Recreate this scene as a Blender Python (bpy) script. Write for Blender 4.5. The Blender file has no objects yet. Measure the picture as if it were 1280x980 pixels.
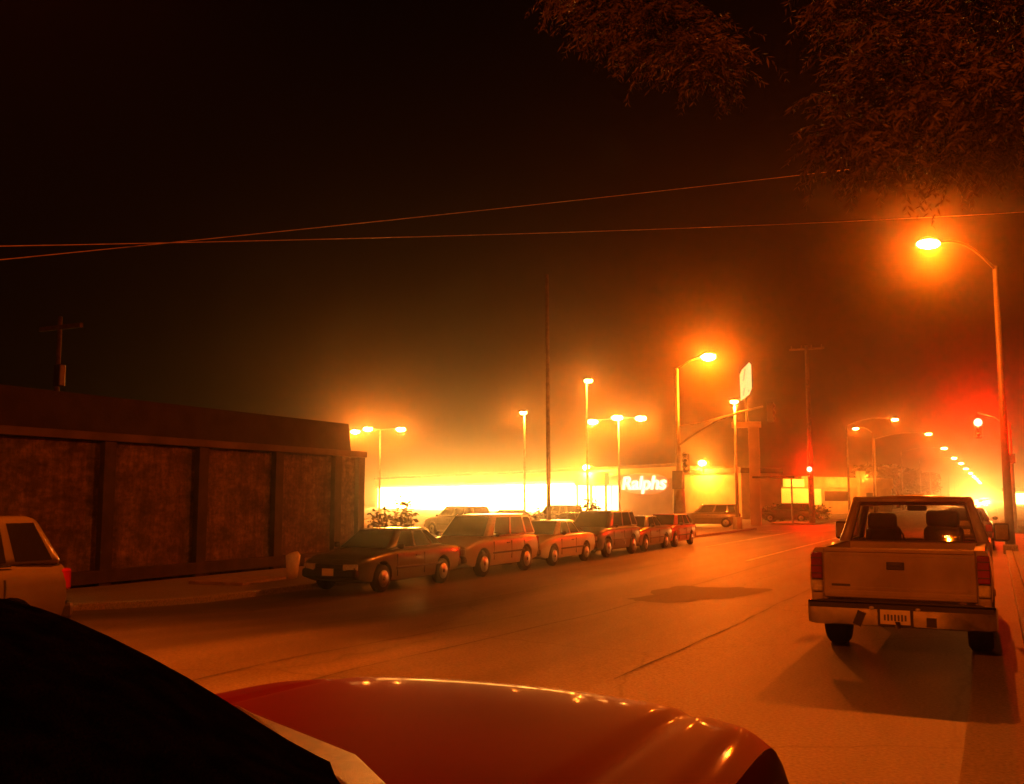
import bpy, bmesh, math, random
from mathutils import Vector, Matrix
random.seed(7)
R = math.radians
sc = bpy.context.scene
C = sc.collection

# ------------------------------------------------------------------ render
sc.render.engine = 'CYCLES'
sc.cycles.use_denoising = True
sc.cycles.max_bounces = 6
sc.cycles.volume_bounces = 0
sc.cycles.transparent_max_bounces = 12
sc.cycles.sample_clamp_indirect = 6
sc.cycles.caustics_reflective = False
sc.cycles.caustics_refractive = False
sc.view_settings.view_transform = 'Standard'
sc.view_settings.look = 'None'
sc.view_settings.gamma = 1
sc.view_settings.exposure = 1.0

# ------------------------------------------------------------------ world: a dark city night sky
w = bpy.data.worlds.new('World'); sc.world = w; w.use_nodes = True
nt = w.node_tree
bg = nt.nodes['Background']
sky = nt.nodes.new('ShaderNodeTexSky'); sky.sky_type = 'NISHITA'; sky.sun_disc = False
sky.sun_elevation = R(-8); sky.sun_rotation = R(60)
mx = nt.nodes.new('ShaderNodeMix'); mx.data_type = 'RGBA'; mx.blend_type = 'ADD'; mx.inputs[0].default_value = 1
mx.inputs[7].default_value = (.0025, .0003, .0001, 1)
mt_ = nt.nodes.new('ShaderNodeMix'); mt_.data_type = 'RGBA'; mt_.blend_type = 'MULTIPLY'; mt_.inputs[0].default_value = 1
mt_.inputs[7].default_value = (.01, .004, .001, 1)
nt.links.new(sky.outputs[0], mt_.inputs[6]); nt.links.new(mt_.outputs[2], mx.inputs[6])
nt.links.new(mx.outputs[2], bg.inputs['Color'])
bg.inputs['Strength'].default_value = .13

# ------------------------------------------------------------------ materials
def mat(name, col, rough=.6, metal=0., var=.25, scale=6., coat=0., bump=0., col2=None, spec=.5):
    m = bpy.data.materials.new(name); m.use_nodes = True
    t = m.node_tree; p = t.nodes['Principled BSDF']
    p.inputs['Roughness'].default_value = rough; p.inputs['Metallic'].default_value = metal
    p.inputs['Coat Weight'].default_value = coat; p.inputs['Coat Roughness'].default_value = .06
    p.inputs['Specular IOR Level'].default_value = spec
    tc = t.nodes.new('ShaderNodeTexCoord')
    n = t.nodes.new('ShaderNodeTexNoise'); n.inputs['Scale'].default_value = scale; n.inputs['Detail'].default_value = 6
    t.links.new(tc.outputs['Object'], n.inputs['Vector'])
    r = t.nodes.new('ShaderNodeValToRGB')
    c2 = col2 or tuple(c * (1 - var) for c in col)
    r.color_ramp.elements[0].position = .35; r.color_ramp.elements[1].position = .65
    r.color_ramp.elements[0].color = (*c2, 1); r.color_ramp.elements[1].color = (*[min(1, c * (1 + var * .5)) for c in col], 1)
    t.links.new(n.outputs['Fac'], r.inputs[0]); t.links.new(r.outputs[0], p.inputs['Base Color'])
    if bump:
        b = t.nodes.new('ShaderNodeBump'); b.inputs['Strength'].default_value = bump; b.inputs['Distance'].default_value = .02
        n2 = t.nodes.new('ShaderNodeTexNoise'); n2.inputs['Scale'].default_value = scale * 9; n2.inputs['Detail'].default_value = 4
        t.links.new(tc.outputs['Object'], n2.inputs['Vector'])
        t.links.new(n2.outputs['Fac'], b.inputs['Height']); t.links.new(b.outputs[0], p.inputs['Normal'])
    return m

def glow(name, col, s, sample=False):
    m = bpy.data.materials.new(name); m.use_nodes = True
    p = m.node_tree.nodes['Principled BSDF']
    p.inputs['Base Color'].default_value = (.6, .6, .6, 1); p.inputs['Roughness'].default_value = .4
    p.inputs['Emission Color'].default_value = (*col, 1); p.inputs['Emission Strength'].default_value = s
    m.cycles.emission_sampling = 'AUTO' if sample else 'NONE'
    return m

def see_glass(name, tint=(.5, .5, .5)):
    m = bpy.data.materials.new(name); m.use_nodes = True
    t = m.node_tree; t.nodes.remove(t.nodes['Principled BSDF'])
    o = [n for n in t.nodes if n.type == 'OUTPUT_MATERIAL'][0]
    tr = t.nodes.new('ShaderNodeBsdfTransparent'); tr.inputs[0].default_value = (*tint, 1)
    g = t.nodes.new('ShaderNodeBsdfGlossy'); g.inputs['Roughness'].default_value = .01
    f = t.nodes.new('ShaderNodeFresnel'); ge = t.nodes.new('ShaderNodeNewGeometry')
    ir = t.nodes.new('ShaderNodeMapRange'); ir.inputs[3].default_value = 1.45; ir.inputs[4].default_value = 1 / 1.45
    t.links.new(ge.outputs['Backfacing'], ir.inputs[0]); t.links.new(ir.outputs[0], f.inputs[0])
    mixn = t.nodes.new('ShaderNodeMixShader')
    t.links.new(f.outputs[0], mixn.inputs[0]); t.links.new(tr.outputs[0], mixn.inputs[1]); t.links.new(g.outputs[0], mixn.inputs[2])
    t.links.new(mixn.outputs[0], o.inputs[0])
    return m

M = {}
M['rubber'] = mat('rubber', (.015, .015, .015), .85)
M['black_trim'] = mat('black_trim', (.012, .012, .012), .5)
M['cloth'] = mat('black_cloth', (.0018, .0015, .0015), .95, var=.6, scale=14, bump=.5, spec=.0)
M['chrome'] = mat('chrome', (.62, .6, .58), .18, 1., var=.2, scale=9)
M['hood_gleam'] = mat('hood_gleam_tan', (.05, .034, .02), .35, var=.6, scale=40, bump=.6)  # tan colour that paints the light reflected off the hood
M['rim'] = mat('rim_metal', (.3, .3, .3), .4, 1.)
M['steel'] = mat('galvanised_steel', (.24, .24, .23), .5, .5, scale=3)
M['dark_steel'] = mat('dark_steel', (.05, .05, .05), .5, .4)
M['dark_pole'] = mat('dark_painted_pole', (.045, .04, .035), .6, .0, scale=3)
M['wood'] = mat('weathered_wood', (.07, .048, .03), .9, var=.5, scale=5, bump=.3)
M['glass'] = mat('dark_glass', (.012, .012, .014), .05, spec=.8, var=.1)
M['see_glass'] = see_glass('window_glass', (.82, .82, .8))
M['head_glass'] = mat('headlamp_glass', (.55, .55, .55), .12, .3, scale=30)
M['tail_red'] = mat('tail_lamp_red', (.22, .008, .006), .2, coat=.6)
M['amber'] = mat('amber_lamp', (.5, .18, .02), .2, coat=.5)
M['plate'] = mat('plate', (.62, .6, .55), .5, var=.1)
M['smudge'] = mat('plate_ink', (.08, .08, .12), .6)
M['red_paint'] = mat('red_paint', (.06, .001, .0008), .55, coat=.075, var=.12, scale=2, spec=.02)
M['pickup_paint'] = mat('champagne_paint', (.30, .26, .235), .4, .0, coat=.7, var=.3, scale=1.7)
M['white_paint'] = mat('white_car_paint', (.34, .31, .29), .35, coat=.8, var=.06)
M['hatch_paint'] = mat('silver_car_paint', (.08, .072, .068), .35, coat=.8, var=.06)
M['tan_paint'] = mat('tan_car_paint', (.27, .23, .18), .35, coat=.8, var=.06)
M['green_paint'] = mat('dark_green_paint', (.06, .065, .04), .3, coat=.9, var=.1)
M['grey_paint'] = mat('grey_paint', (.16, .15, .14), .3, .3, coat=.9, var=.1)
M['dark_paint'] = mat('dark_paint', (.03, .028, .03), .3, coat=.9, var=.1)
M['maroon_paint'] = mat('bright_red_paint', (.42, .02, .012), .3, coat=.9, var=.08)
M['seat'] = mat('seat_fabric', (.02, .017, .016), .9)
def wall_mat(name):
    m = bpy.data.materials.new(name); m.use_nodes = True
    t = m.node_tree; p = t.nodes['Principled BSDF']; N = t.nodes.new; L = t.links.new
    tc = N('ShaderNodeTexCoord'); out = None
    for sc_, lo, hi, cs in (((.5, .5, .9), .35, 1.5, 2), ((5, 5, .35), .6, 1.25, 1), ((9, 9, 7), .55, 1.35, 1), ((.9, .9, 1.8), .5, 1.3, 3)):
        mp = N('ShaderNodeMapping'); mp.inputs['Scale'].default_value = sc_
        n = N('ShaderNodeTexNoise'); n.inputs['Scale'].default_value = cs; n.inputs['Detail'].default_value = 7; n.inputs['Roughness'].default_value = .7
        r = N('ShaderNodeMapRange'); r.inputs[1].default_value = .35; r.inputs[2].default_value = .65; r.inputs[3].default_value = lo; r.inputs[4].default_value = hi
        L(tc.outputs['Object'], mp.inputs[0]); L(mp.outputs[0], n.inputs['Vector']); L(n.outputs['Fac'], r.inputs[0])
        x = N('ShaderNodeMix'); x.data_type = 'RGBA'; x.blend_type = 'MULTIPLY'; x.inputs[0].default_value = 1
        if out is None: x.inputs[6].default_value = (.12, .085, .058, 1)
        else: L(out, x.inputs[6])
        L(r.outputs[0], x.inputs[7]); out = x.outputs[2]; last = n
    L(out, p.inputs['Base Color']); p.inputs['Roughness'].default_value = .9
    b = N('ShaderNodeBump'); b.inputs['Strength'].default_value = .5; b.inputs['Distance'].default_value = .02
    L(last.outputs['Fac'], b.inputs['Height']); L(b.outputs[0], p.inputs['Normal'])
    return m
M['stucco'] = wall_mat('grimy_stucco')
M['pilaster'] = mat('pilaster_paint', (.04, .03, .022), .9, var=.4, scale=3, bump=.3)
M['roofing'] = mat('dark_roofing', (.02, .016, .013), .95, var=.4, scale=2, bump=.5)
M['ledge'] = mat('ledge_paint', (.075, .055, .04), .8, var=.5, scale=1)
M['store'] = mat('store_stucco', (.48, .42, .33), .85, var=.12, scale=.6)
M['cream'] = mat('cream_stucco', (.5, .42, .3), .85, var=.2, scale=.8)
M['trunk'] = mat('bark', (.09, .06, .04), .95, var=.5, scale=10, bump=.6)
M['leaf'] = mat('leaf_green', (.085, .062, .034), .7, var=.6, scale=1.6)
M['bush'] = mat('bush_leaf', (.05, .055, .025), .7, var=.5, scale=2)
M['paint_line'] = mat('road_paint', (.5, .45, .38), .7, var=.6, scale=3)
M['bag'] = mat('white_plastic', (.6, .56, .5), .5, var=.15, scale=12)
M['cardboard'] = mat('cardboard', (.28, .2, .12), .85, var=.3)
M['wire'] = mat('wire_sheath', (.6, .4, .3), .5)
M['sign_red'] = glow('sign_red_glow', (1., .09, .008), .3)
M['letter'] = glow('sign_letter_glow', (1., .8, .4), 1.2)
M['pylon'] = glow('pylon_panel_glow', (.95, .85, .3), .45)
M['pylon_mark'] = glow('pylon_mark_glow', (.6, .28, .03), .35)
M['sodium'] = glow('sodium_lens', (1., .42, .09), 60.)
M['sodium_dim'] = glow('sodium_small_lens', (1., .45, .1), 30.)
M['store_window'] = glow('lit_store_window', (1., .37, .055), 60., True)
M['entry_window'] = glow('lit_entrance', (1., .5, .1), 14., True)
M['gas_window'] = glow('lit_shop_window', (1., .36, .02), .8, True)
M['gas_sign'] = glow('lit_sign_box', (1., .5, .03), .9)
M['red_lens'] = glow('red_signal', (1., .014, .008), 90.); M['red_lens'].node_tree.nodes['Principled BSDF'].inputs['Base Color'].default_value = (.3, .004, .002, 1)
M['beam'] = glow('headlight_beam', (1., .62, .22), 130.)
M['dark_lens'] = mat('dark_signal_lens', (.03, .01, .01), .3)

def ground_mat(name, base, alt, scale, rough, crack=False):
    m = bpy.data.materials.new(name); m.use_nodes = True
    t = m.node_tree; p = t.nodes['Principled BSDF']; N = t.nodes.new; L = t.links.new
    tc = N('ShaderNodeTexCoord')
    a = N('ShaderNodeTexNoise'); a.inputs['Scale'].default_value = scale; a.inputs['Detail'].default_value = 8; a.inputs['Roughness'].default_value = .65
    mp = N('ShaderNodeMapping'); mp.inputs['Scale'].default_value = (1, .25, 1)
    L(tc.outputs['Object'], mp.inputs[0]); L(mp.outputs[0], a.inputs['Vector'])
    r = N('ShaderNodeValToRGB'); r.color_ramp.elements[0].position = .33; r.color_ramp.elements[1].position = .68
    r.color_ramp.elements[0].color = (*alt, 1); r.color_ramp.elements[1].color = (*base, 1)
    L(a.outputs['Fac'], r.inputs[0])
    g = N('ShaderNodeTexNoise'); g.inputs['Scale'].default_value = 34; g.inputs['Detail'].default_value = 6
    L(tc.outputs['Object'], g.inputs['Vector'])
    gm = N('ShaderNodeMapRange'); gm.inputs[1].default_value = .3; gm.inputs[2].default_value = .7; gm.inputs[3].default_value = .5; gm.inputs[4].default_value = 1.5
    L(g.outputs['Fac'], gm.inputs[0])
    mu = N('ShaderNodeMix'); mu.data_type = 'RGBA'; mu.blend_type = 'MULTIPLY'; mu.inputs[0].default_value = 1
    L(r.outputs[0], mu.inputs[6]); L(gm.outputs[0], mu.inputs[7])
    out = mu.outputs[2]
    if crack:
        v = N('ShaderNodeTexVoronoi'); v.feature = 'DISTANCE_TO_EDGE'; v.inputs['Scale'].default_value = .22
        dn = N('ShaderNodeTexNoise'); dn.inputs['Scale'].default_value = 1.3; dn.inputs['Detail'].default_value = 5
        L(tc.outputs['Object'], dn.inputs['Vector'])
        ad = N('ShaderNodeVectorMath'); ad.operation = 'ADD'
        sm_ = N('ShaderNodeVectorMath'); sm_.operation = 'SCALE'; sm_.inputs['Scale'].default_value = .5
        L(dn.outputs['Color'], sm_.inputs[0]); L(tc.outputs['Object'], ad.inputs[0]); L(sm_.outputs[0], ad.inputs[1]); L(ad.outputs[0], v.inputs['Vector'])
        mp2 = N('ShaderNodeMapping'); mp2.inputs['Scale'].default_value = (.75, .035, 1); n3 = N('ShaderNodeTexNoise'); n3.inputs['Scale'].default_value = 1; n3.inputs['Detail'].default_value = 4
        L(tc.outputs['Object'], mp2.inputs[0]); L(mp2.outputs[0], n3.inputs['Vector'])
        r3 = N('ShaderNodeMapRange'); r3.inputs[1].default_value = .33; r3.inputs[2].default_value = .67; r3.inputs[3].default_value = .6; r3.inputs[4].default_value = 1.3
        L(n3.outputs['Fac'], r3.inputs[0])
        m3 = N('ShaderNodeMix'); m3.data_type = 'RGBA'; m3.blend_type = 'MULTIPLY'; m3.inputs[0].default_value = 1
        L(out, m3.inputs[6]); L(r3.outputs[0], m3.inputs[7]); out = m3.outputs[2]
        cr = N('ShaderNodeMapRange'); cr.inputs[1].default_value = .0; cr.inputs[2].default_value = .006; cr.inputs[3].default_value = .55; cr.inputs[4].default_value = 1
        L(v.outputs[0], cr.inputs[0])
        m2 = N('ShaderNodeMix'); m2.data_type = 'RGBA'; m2.blend_type = 'MULTIPLY'; m2.inputs[0].default_value = 1
        L(out, m2.inputs[6]); L(cr.outputs[0], m2.inputs[7]); out = m2.outputs[2]
    L(out, p.inputs['Base Color'])
    p.inputs['Roughness'].default_value = rough
    b = N('ShaderNodeBump'); b.inputs['Strength'].default_value = .35; b.inputs['Distance'].default_value = .01
    L(g.outputs['Fac'], b.inputs['Height']); L(b.outputs[0], p.inputs['Normal'])
    return m
M['asphalt'] = ground_mat('asphalt', (.125, .115, .105), (.062, .057, .053), .28, .6, True)
M['patch'] = ground_mat('dark_asphalt', (.05, .047, .044), (.038, .036, .034), .8, .7)
M['seam'] = ground_mat('seam_tar', (.06, .056, .052), (.045, .042, .04), .8, .8)
M['concrete'] = ground_mat('concrete', (.24, .225, .2), (.17, .16, .14), .5, .8)
M['gutter'] = ground_mat('gutter_concrete', (.19, .18, .16), (.1, .095, .085), .6, .75)
M['lot'] = ground_mat('lot_asphalt', (.1, .095, .09), (.07, .066, .062), .2, .7)
M['dirt'] = ground_mat('dry_ground', (.06, .05, .035), (.04, .033, .022), .4, .95)

# ------------------------------------------------------------------ helpers
class MB:
    def __init__(s): s.bm = bmesh.new()
    def box(s, c, d, rz=0., rx=0., ry=0., taper=1.):
        m = Matrix.Translation(c) @ Matrix.Rotation(rz, 4, 'Z') @ Matrix.Rotation(ry, 4, 'Y') @ Matrix.Rotation(rx, 4, 'X')
        vs = []
        for z in (-.5, .5):
            k = taper if z > 0 else 1
            for x, y in ((-.5, -.5), (.5, -.5), (.5, .5), (-.5, .5)):
                vs.append(s.bm.verts.new(m @ Vector((x * d[0] * k, y * d[1] * k, z * d[2]))))
        for f in ((3, 2, 1, 0), (4, 5, 6, 7), (0, 1, 5, 4), (1, 2, 6, 5), (2, 3, 7, 6), (3, 0, 4, 7)):
            s.bm.faces.new([vs[i] for i in f])
        return s
    def tube(s, pts, rad, n=10, cap=True):
        pts = [Vector(p) for p in pts]
        if not hasattr(rad, '__len__'): rad = [rad] * len(pts)
        rings = []
        for i, p in enumerate(pts):
            a = pts[max(0, i - 1)]; b = pts[min(len(pts) - 1, i + 1)]
            d = (b - a).normalized()
            u = d.cross(Vector((0, 0, 1))) if abs(d.z) < .95 else d.cross(Vector((1, 0, 0)))
            u.normalize(); v = d.cross(u)
            rings.append([s.bm.verts.new(p + (u * math.cos(2 * math.pi * k / n) + v * math.sin(2 * math.pi * k / n)) * rad[i]) for k in range(n)])
        for a, b in zip(rings, rings[1:]):
            for k in range(n):
                s.bm.faces.new((a[k], a[(k + 1) % n], b[(k + 1) % n], b[k]))
        if cap:
            s.bm.faces.new(rings[0][::-1]); s.bm.faces.new(rings[-1])
        return s
    def loft(s, rings, closed=True, cap=True):
        vr = [[s.bm.verts.new(p) for p in r] for r in rings]
        n = len(vr[0])
        for a, b in zip(vr, vr[1:]):
            for k in range(n if closed else n - 1):
                s.bm.faces.new((a[k], a[(k + 1) % n], b[(k + 1) % n], b[k]))
        if cap and closed:
            s.bm.faces.new(vr[0][::-1]); s.bm.faces.new(vr[-1])
        return s
    def poly(s, pts):
        s.bm.faces.new([s.bm.verts.new(p) for p in pts]); return s
    def slab(s, pts, nrm, t):
        # a polygon given thickness t along nrm
        nrm = Vector(nrm).normalized() * t
        s.loft([[Vector(p) for p in pts], [Vector(p) + nrm for p in pts]]); return s
    def ball(s, c, r, seg=12):
        m = Matrix.Translation(c) @ Matrix.Diagonal((*(r if hasattr(r, '__len__') else (r, r, r)), 1))
        bmesh.ops.create_uvsphere(s.bm, u_segments=seg, v_segments=max(6, seg // 2), radius=1, matrix=m); return s
    def build(s, name, material, parent=None, smooth=False, bevel=0., seg=2, fix=True, sub=0):
        if fix: bmesh.ops.recalc_face_normals(s.bm, faces=s.bm.faces)
        me = bpy.data.meshes.new(name); s.bm.to_mesh(me); s.bm.free()
        me.materials.append(material)
        o = bpy.data.objects.new(name, me); C.objects.link(o)
        if parent: o.parent = parent
        if smooth:
            for p in me.polygons: p.use_smooth = True
        if bevel:
            b = o.modifiers.new('b', 'BEVEL'); b.width = bevel; b.segments = seg; b.limit_method = 'ANGLE'; b.angle_limit = R(35)
        if sub:
            b = o.modifiers.new('s', 'SUBSURF'); b.levels = sub; b.render_levels = sub
        return o

def tag(o, label=None, cat=None, group=None, kind=None):
    if label: o['label'] = label
    if cat: o['category'] = cat
    if group: o['group'] = group
    if kind: o['kind'] = kind
    return o
def empty(name, loc=(0, 0, 0), rz=0., label=None, cat=None, group=None):
    o = bpy.data.objects.new(name, None); C.objects.link(o)
    o.location = loc; o.rotation_euler.z = rz; o.empty_display_size = .1
    return tag(o, label, cat, group)
def copy_tree(o, parent=None):
    c = o.copy(); C.objects.link(c)
    if parent: c.parent = parent
    for ch in list(o.children): copy_tree(ch, c)
    return c
SODIUM = (1., .115, .002)
def lamp(loc, power, col=SODIUM, rad=.05, parent=None):
    l = bpy.data.lights.new('lamp_light', 'POINT'); l.energy = power; l.color = col; l.shadow_soft_size = rad
    o = bpy.data.objects.new('lamp_light', l); C.objects.link(o); o.location = loc
    if parent: o.parent = parent
    return o
def struct(o): o['kind'] = 'structure'; return o
def sheet(name, x0, y0, x1, y1, z, material):
    b = MB(); b.poly([(x0, y0, z), (x1, y0, z), (x1, y1, z), (x0, y1, z)])
    return struct(b.build(name, material))

# ------------------------------------------------------------------ ground
GL = -.4                                               # the far side of the street lies lower
def gz(x, y=50.):
    t = min(1, max(0, (y - 7) / 9)); t = t * t * (3 - 2 * t)
    return t * (0. if x > -2.2 else (GL if x < -12.5 else GL * (-2.2 - x) / 10.3))
KL, KR = -14.6, .22                                    # the two kerb faces
sheet('ground', -700, -700, 700, 700, GL - .03, M['dirt'])
sheet('verge', 3.4, -300, 300, 690, .04, M['dirt'])
def road_strip(name, m, dz, x0, x1, y0, y1, prof=None):
    xs = [x0] + [x for x in (-12.5, -11, -9.5, -8, -6.5, -5, -3.5, -2.8, -2.2, -1.6) if x0 < x < x1] + [x1]
    ys = [y0] + [y for y in (7, 8, 9, 10, 11, 12, 13, 14, 15, 16) if y0 < y < y1] + [y1]
    pts = prof or [(x, dz) for x in xs]
    b = MB(); vs = [[b.bm.verts.new((x, y, gz(x, y) + z)) for x, z in pts] for y in ys]
    for r0, r1 in zip(vs, vs[1:]):
        for k in range(len(pts) - 1): b.bm.faces.new((r0[k], r1[k], r1[k + 1], r0[k + 1]))
    return struct(b.build(name, m, smooth=not prof, fix=False))
road_strip('road', M['asphalt'], 0, KL, KR, -60, 690)
sheet('cross_street', -200, 67, KL, 79, GL - .006, M['asphalt'])
sheet('parking_lot', -170, 28, KL - 3.3, 66.5, GL, M['lot'])
sheet('store_lot', -170, 79.5, -16.4, 200, GL, M['lot'])
road_strip('far_pavement', M['concrete'], 0, 0, 0, -35, 41 + 25.5, [(-18.65, -.6), (-18.65, .11), (KL - .2, .11), (KL - .195, .13), (KL - .02, .13), (KL, .11), (KL, -.4)])
b = MB()
b.box((KR + .09, 0, -.1), (.18, 100, .46)); b.box((KR + 1.9, 0, -.11), (3.42, 100, .44))
struct(b.build('near_pavement', M['concrete'], bevel=.02))
sheet('near_gutter', KR - .5, -50, KR - .005, 50, .004, M['gutter'])
b = MB(); b.box((-14.7, 79.9 + 150, GL + .065), (3.4, 300, .13)); struct(b.build('far_block_pavement', M['concrete'], bevel=.02))
b = MB(); b.box((KR + 1.6, 79.9 + 150, -.1), (3.2, 300, .46)); struct(b.build('near_block_pavement', M['concrete'], bevel=.02))
prng = random.Random(5)
for x0, x1, y0, y1 in ((-6.4, -4.3, 17.2, 20.4),):
    o = MB(); n = 40; pts = []
    for k in range(n):
        a = 2 * math.pi * k / n; q = 1 + .16 * math.sin(3 * a + 1) + .1 * math.sin(7 * a) + prng.uniform(-.06, .06)
        ca, sa = math.cos(a), math.sin(a)
        e = lambda v: math.copysign(abs(v) ** .6, v)
        x = (x0 + x1) / 2 + e(ca) * (x1 - x0) / 2 * q
        pts.append((x, (y0 + y1) / 2 + e(sa) * (y1 - y0) / 2 * q, gz(x) + .005))
    o = o.poly(pts).build('road_patch', M['patch'])
    bmesh_ = None
    struct(o)
for xs_, y0_, y1_ in ((-7.0, 3, 15), (-5.95, 5, 30), (-9.3, 12, 44), (-3.4, 9, 26)):
    b = MB(); q_ = []; n_ = 30; dx_ = 0
    for k in range(n_ + 1):
        dx_ = .8 * dx_ + prng.uniform(-.03, .03); y_ = y0_ + (y1_ - y0_) * k / n_; wd = prng.uniform(.005, .017)
        q_.append([b.bm.verts.new((xs_ + dx_ + e_ * wd, y_, gz(xs_, y_) + .006)) for e_ in (-1, 1)])
    for r0, r1 in zip(q_, q_[1:]): b.bm.faces.new((r0[0], r0[1], r1[1], r1[0]))
    struct(b.build('road_seam', M['seam']))
road_strip('crosswalk_marking', M['paint_line'], .005, -13.6, -1, 61.2, 61.6)
road_strip('crosswalk_marking', M['paint_line'], .005, -13.6, -1, 64.8, 65.1)
road_strip('lane_marking', M['paint_line'], .005, -11.25, -11.1, 41, 60.5)
road_strip('lane_marking', M['paint_line'], .005, -6.98, -6.86, 30, 60.5)

# ------------------------------------------------------------------ street lamps
def arc(p, q, h, n=9):
    p, q = Vector(p), Vector(q); out = []
    for i in range(n):
        t = i / (n - 1); v = p.lerp(q, t); v.z += h * math.sin(t * math.pi); out.append(v)
    return out
def street_lamp(base, head, label, power, group=None, wood=False, arm_from=None, lens_s=1., pole=True, mat_=None, spot=0, dark=False):
    t = empty('street_lamp', (base[0], base[1], 0), 0, label, 'street lamp', group)
    bx, by = base
    top = arm_from or head[2] - .35
    f = lambda p: Vector((p[0] - bx, p[1] - by, p[2]))
    if pole:
        MB().tube([(0, 0, gz(bx) - .05), (0, 0, 1.), (0, 0, top)], [.16, .13, .075], 12).build('pole', M['wood'] if wood else M['dark_pole'] if dark else M['steel'], t, True)
        MB().box((0, 0, .15 + gz(bx)), (.42, .42, .3)).build('pole_base', M['concrete'], t, bevel=.03)
    h = f(head)
    d = Vector((h.x, h.y, 0)); L = d.length; d = d / L if L > .01 else Vector((1, 0, 0))
    a0 = Vector((0, 0, top - .1)); a1 = h - d * .35 + Vector((0, 0, .12))
    if L > .5:
        pts = [a0.lerp(a1, i / 8) + Vector((0, 0, .35 * math.sin(i / 8 * math.pi) * min(1, L / 3))) for i in range(9)]
        MB().tube(pts, .045, 8).build('arm', M['dark_pole'] if dark else M['steel'], t, True)
    hd = MB().ball((0, 0, 0), (.42, .19, .13), 14).build('lamp_head', M['steel'], t, True)
    hd.location = h + Vector((0, 0, .1)); hd.rotation_euler.z = math.atan2(d.y, d.x)
    ln = MB().ball((.05, 0, -.09), (.27 * lens_s, .2 * lens_s, .09 * lens_s), 14).build('lens', mat_ or M['sodium'], hd, True)
    o = lamp(h + Vector((0, 0, -.02 - .09 * lens_s - .05)), power, parent=t)
    if spot:
        l = bpy.data.lights.new('lamp_light', 'SPOT'); l.energy = power; l.color = SODIUM; l.shadow_soft_size = .08; l.spot_size = R(spot); l.spot_blend = .7
        o.data = l
    return t
P = 2600
street_lamp((.36, 34.), (-1.42, 31.6, 9.5), 'nearest lit street lamp, on the steel pole on the right-hand kerb under the tree', P * 1.3, lens_s=1.5, mat_=None, dark=True)
street_lamp((.6, -8.5), (-1.5, -8.0, 9.5), 'lit street lamp behind the red car, out of the picture', P * 1.6, lens_s=.55)
street_lamp((-15.2, 4.5), (-7.4, 4.2, 9.6), 'lit street lamp high over the far lane beside the red car, out of the picture', P * 2.2, spot=92)
rowl = ['tall lamp over the road, nearest of the row that runs off beyond the pickup', 'second street lamp of the receding row beyond the pickup']
row = [(-8.75, 104.3), (-7.05, 130.), (-6.95, 169.4), (-7.0, 212.8), (-6.7, 246.8), (-6.8, 293), (-6.75, 349), (-6.7, 400), (-6.7, 448), (-6.8, 520), (-6.9, 590)]
for i, (x, y) in enumerate(row):
    street_lamp((-13.4, y), (x, y, 9.6), rowl[i] if i < 2 else 'small far street lamp in the string of lights running to the vanishing point', P * .28,
                'street lamps receding down the far side of the road', lens_s=1.3 + i * .2)
# lamp on the wooden pole, turned to the lot
street_lamp((-13.4, 128.), (-15.1, 126.4, 10.3), 'lit lamp on a short arm left of the thick wooden pole beyond the pickup', P * .35, wood=True, lens_s=1.5)

# ------------------------------------------------------------------ car park lamps
def lot_lamp(base, heads, h, label, power, ls=1., group='car park lamps in front of the supermarket'):
    t = empty('car_park_lamp', (*base, 0), 0, label, 'lamp post', group)
    MB().tube([(0, 0, GL - .05), (0, 0, h)], [.13, .08], 10).build('pole', M['steel'], t, True)
    MB().tube([(0, 0, GL - .05), (0, 0, .5)], .3, 12).build('pole_base', M['concrete'], t, True)
    for x, y, z in heads:
        dx, dy = x - base[0], y - base[1]
        if abs(dx) + abs(dy) > .3:
            MB().tube([(0, 0, h - .05), (dx, dy, z + .15)], .04, 8).build('arm', M['steel'], t, True)
        hd = MB().box((dx, dy, z + .16), (.7, .5, .18)).build('lamp_head', M['dark_steel'], t, bevel=.03)
        MB().ball((dx, dy, z), (.36 * ls, .3 * ls, .16 * ls), 12).build('lens', M['sodium'], hd, True)
        lamp((dx, dy, z - .35), power, (1., .17, .008), parent=t)
lot_lamp((-59.2, 86.5), [(-63.0, 87.2, 9), (-60.2, 85.6, 9.1), (-56.5, 86.4, 9)], 9.1, 'lamp post with a close cluster of three lamps at the end of the dark wall', P * .85, 1.5)
lot_lamp((-30.9, 83.9), [(-33.8, 84.7, 8.9), (-30.9, 83.6, 9.1), (-28.8, 84.1, 9)], 9.1, 'lamp post with three evenly spaced lamps above the supermarket entrance', P * .75, 1.5)
lot_lamp((-35.9, 74.2), [(-35.9, 74.0, 9)], 9., 'lamp post with one small lamp above the bright shop windows', P * .4, .9)
lot_lamp((-31.9, 78.6), [(-31.6, 78.3, 12)], 12., 'tallest single lamp left of the traffic signal pole', P * .45, 1.1)
lot_lamp((-15.0, 62.7), [(-15.0, 62.6, 8.0)], 8.0, 'slender post lamp standing before the tall pylon sign', P * .3, .75, 'post lamp at the corner')

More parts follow.
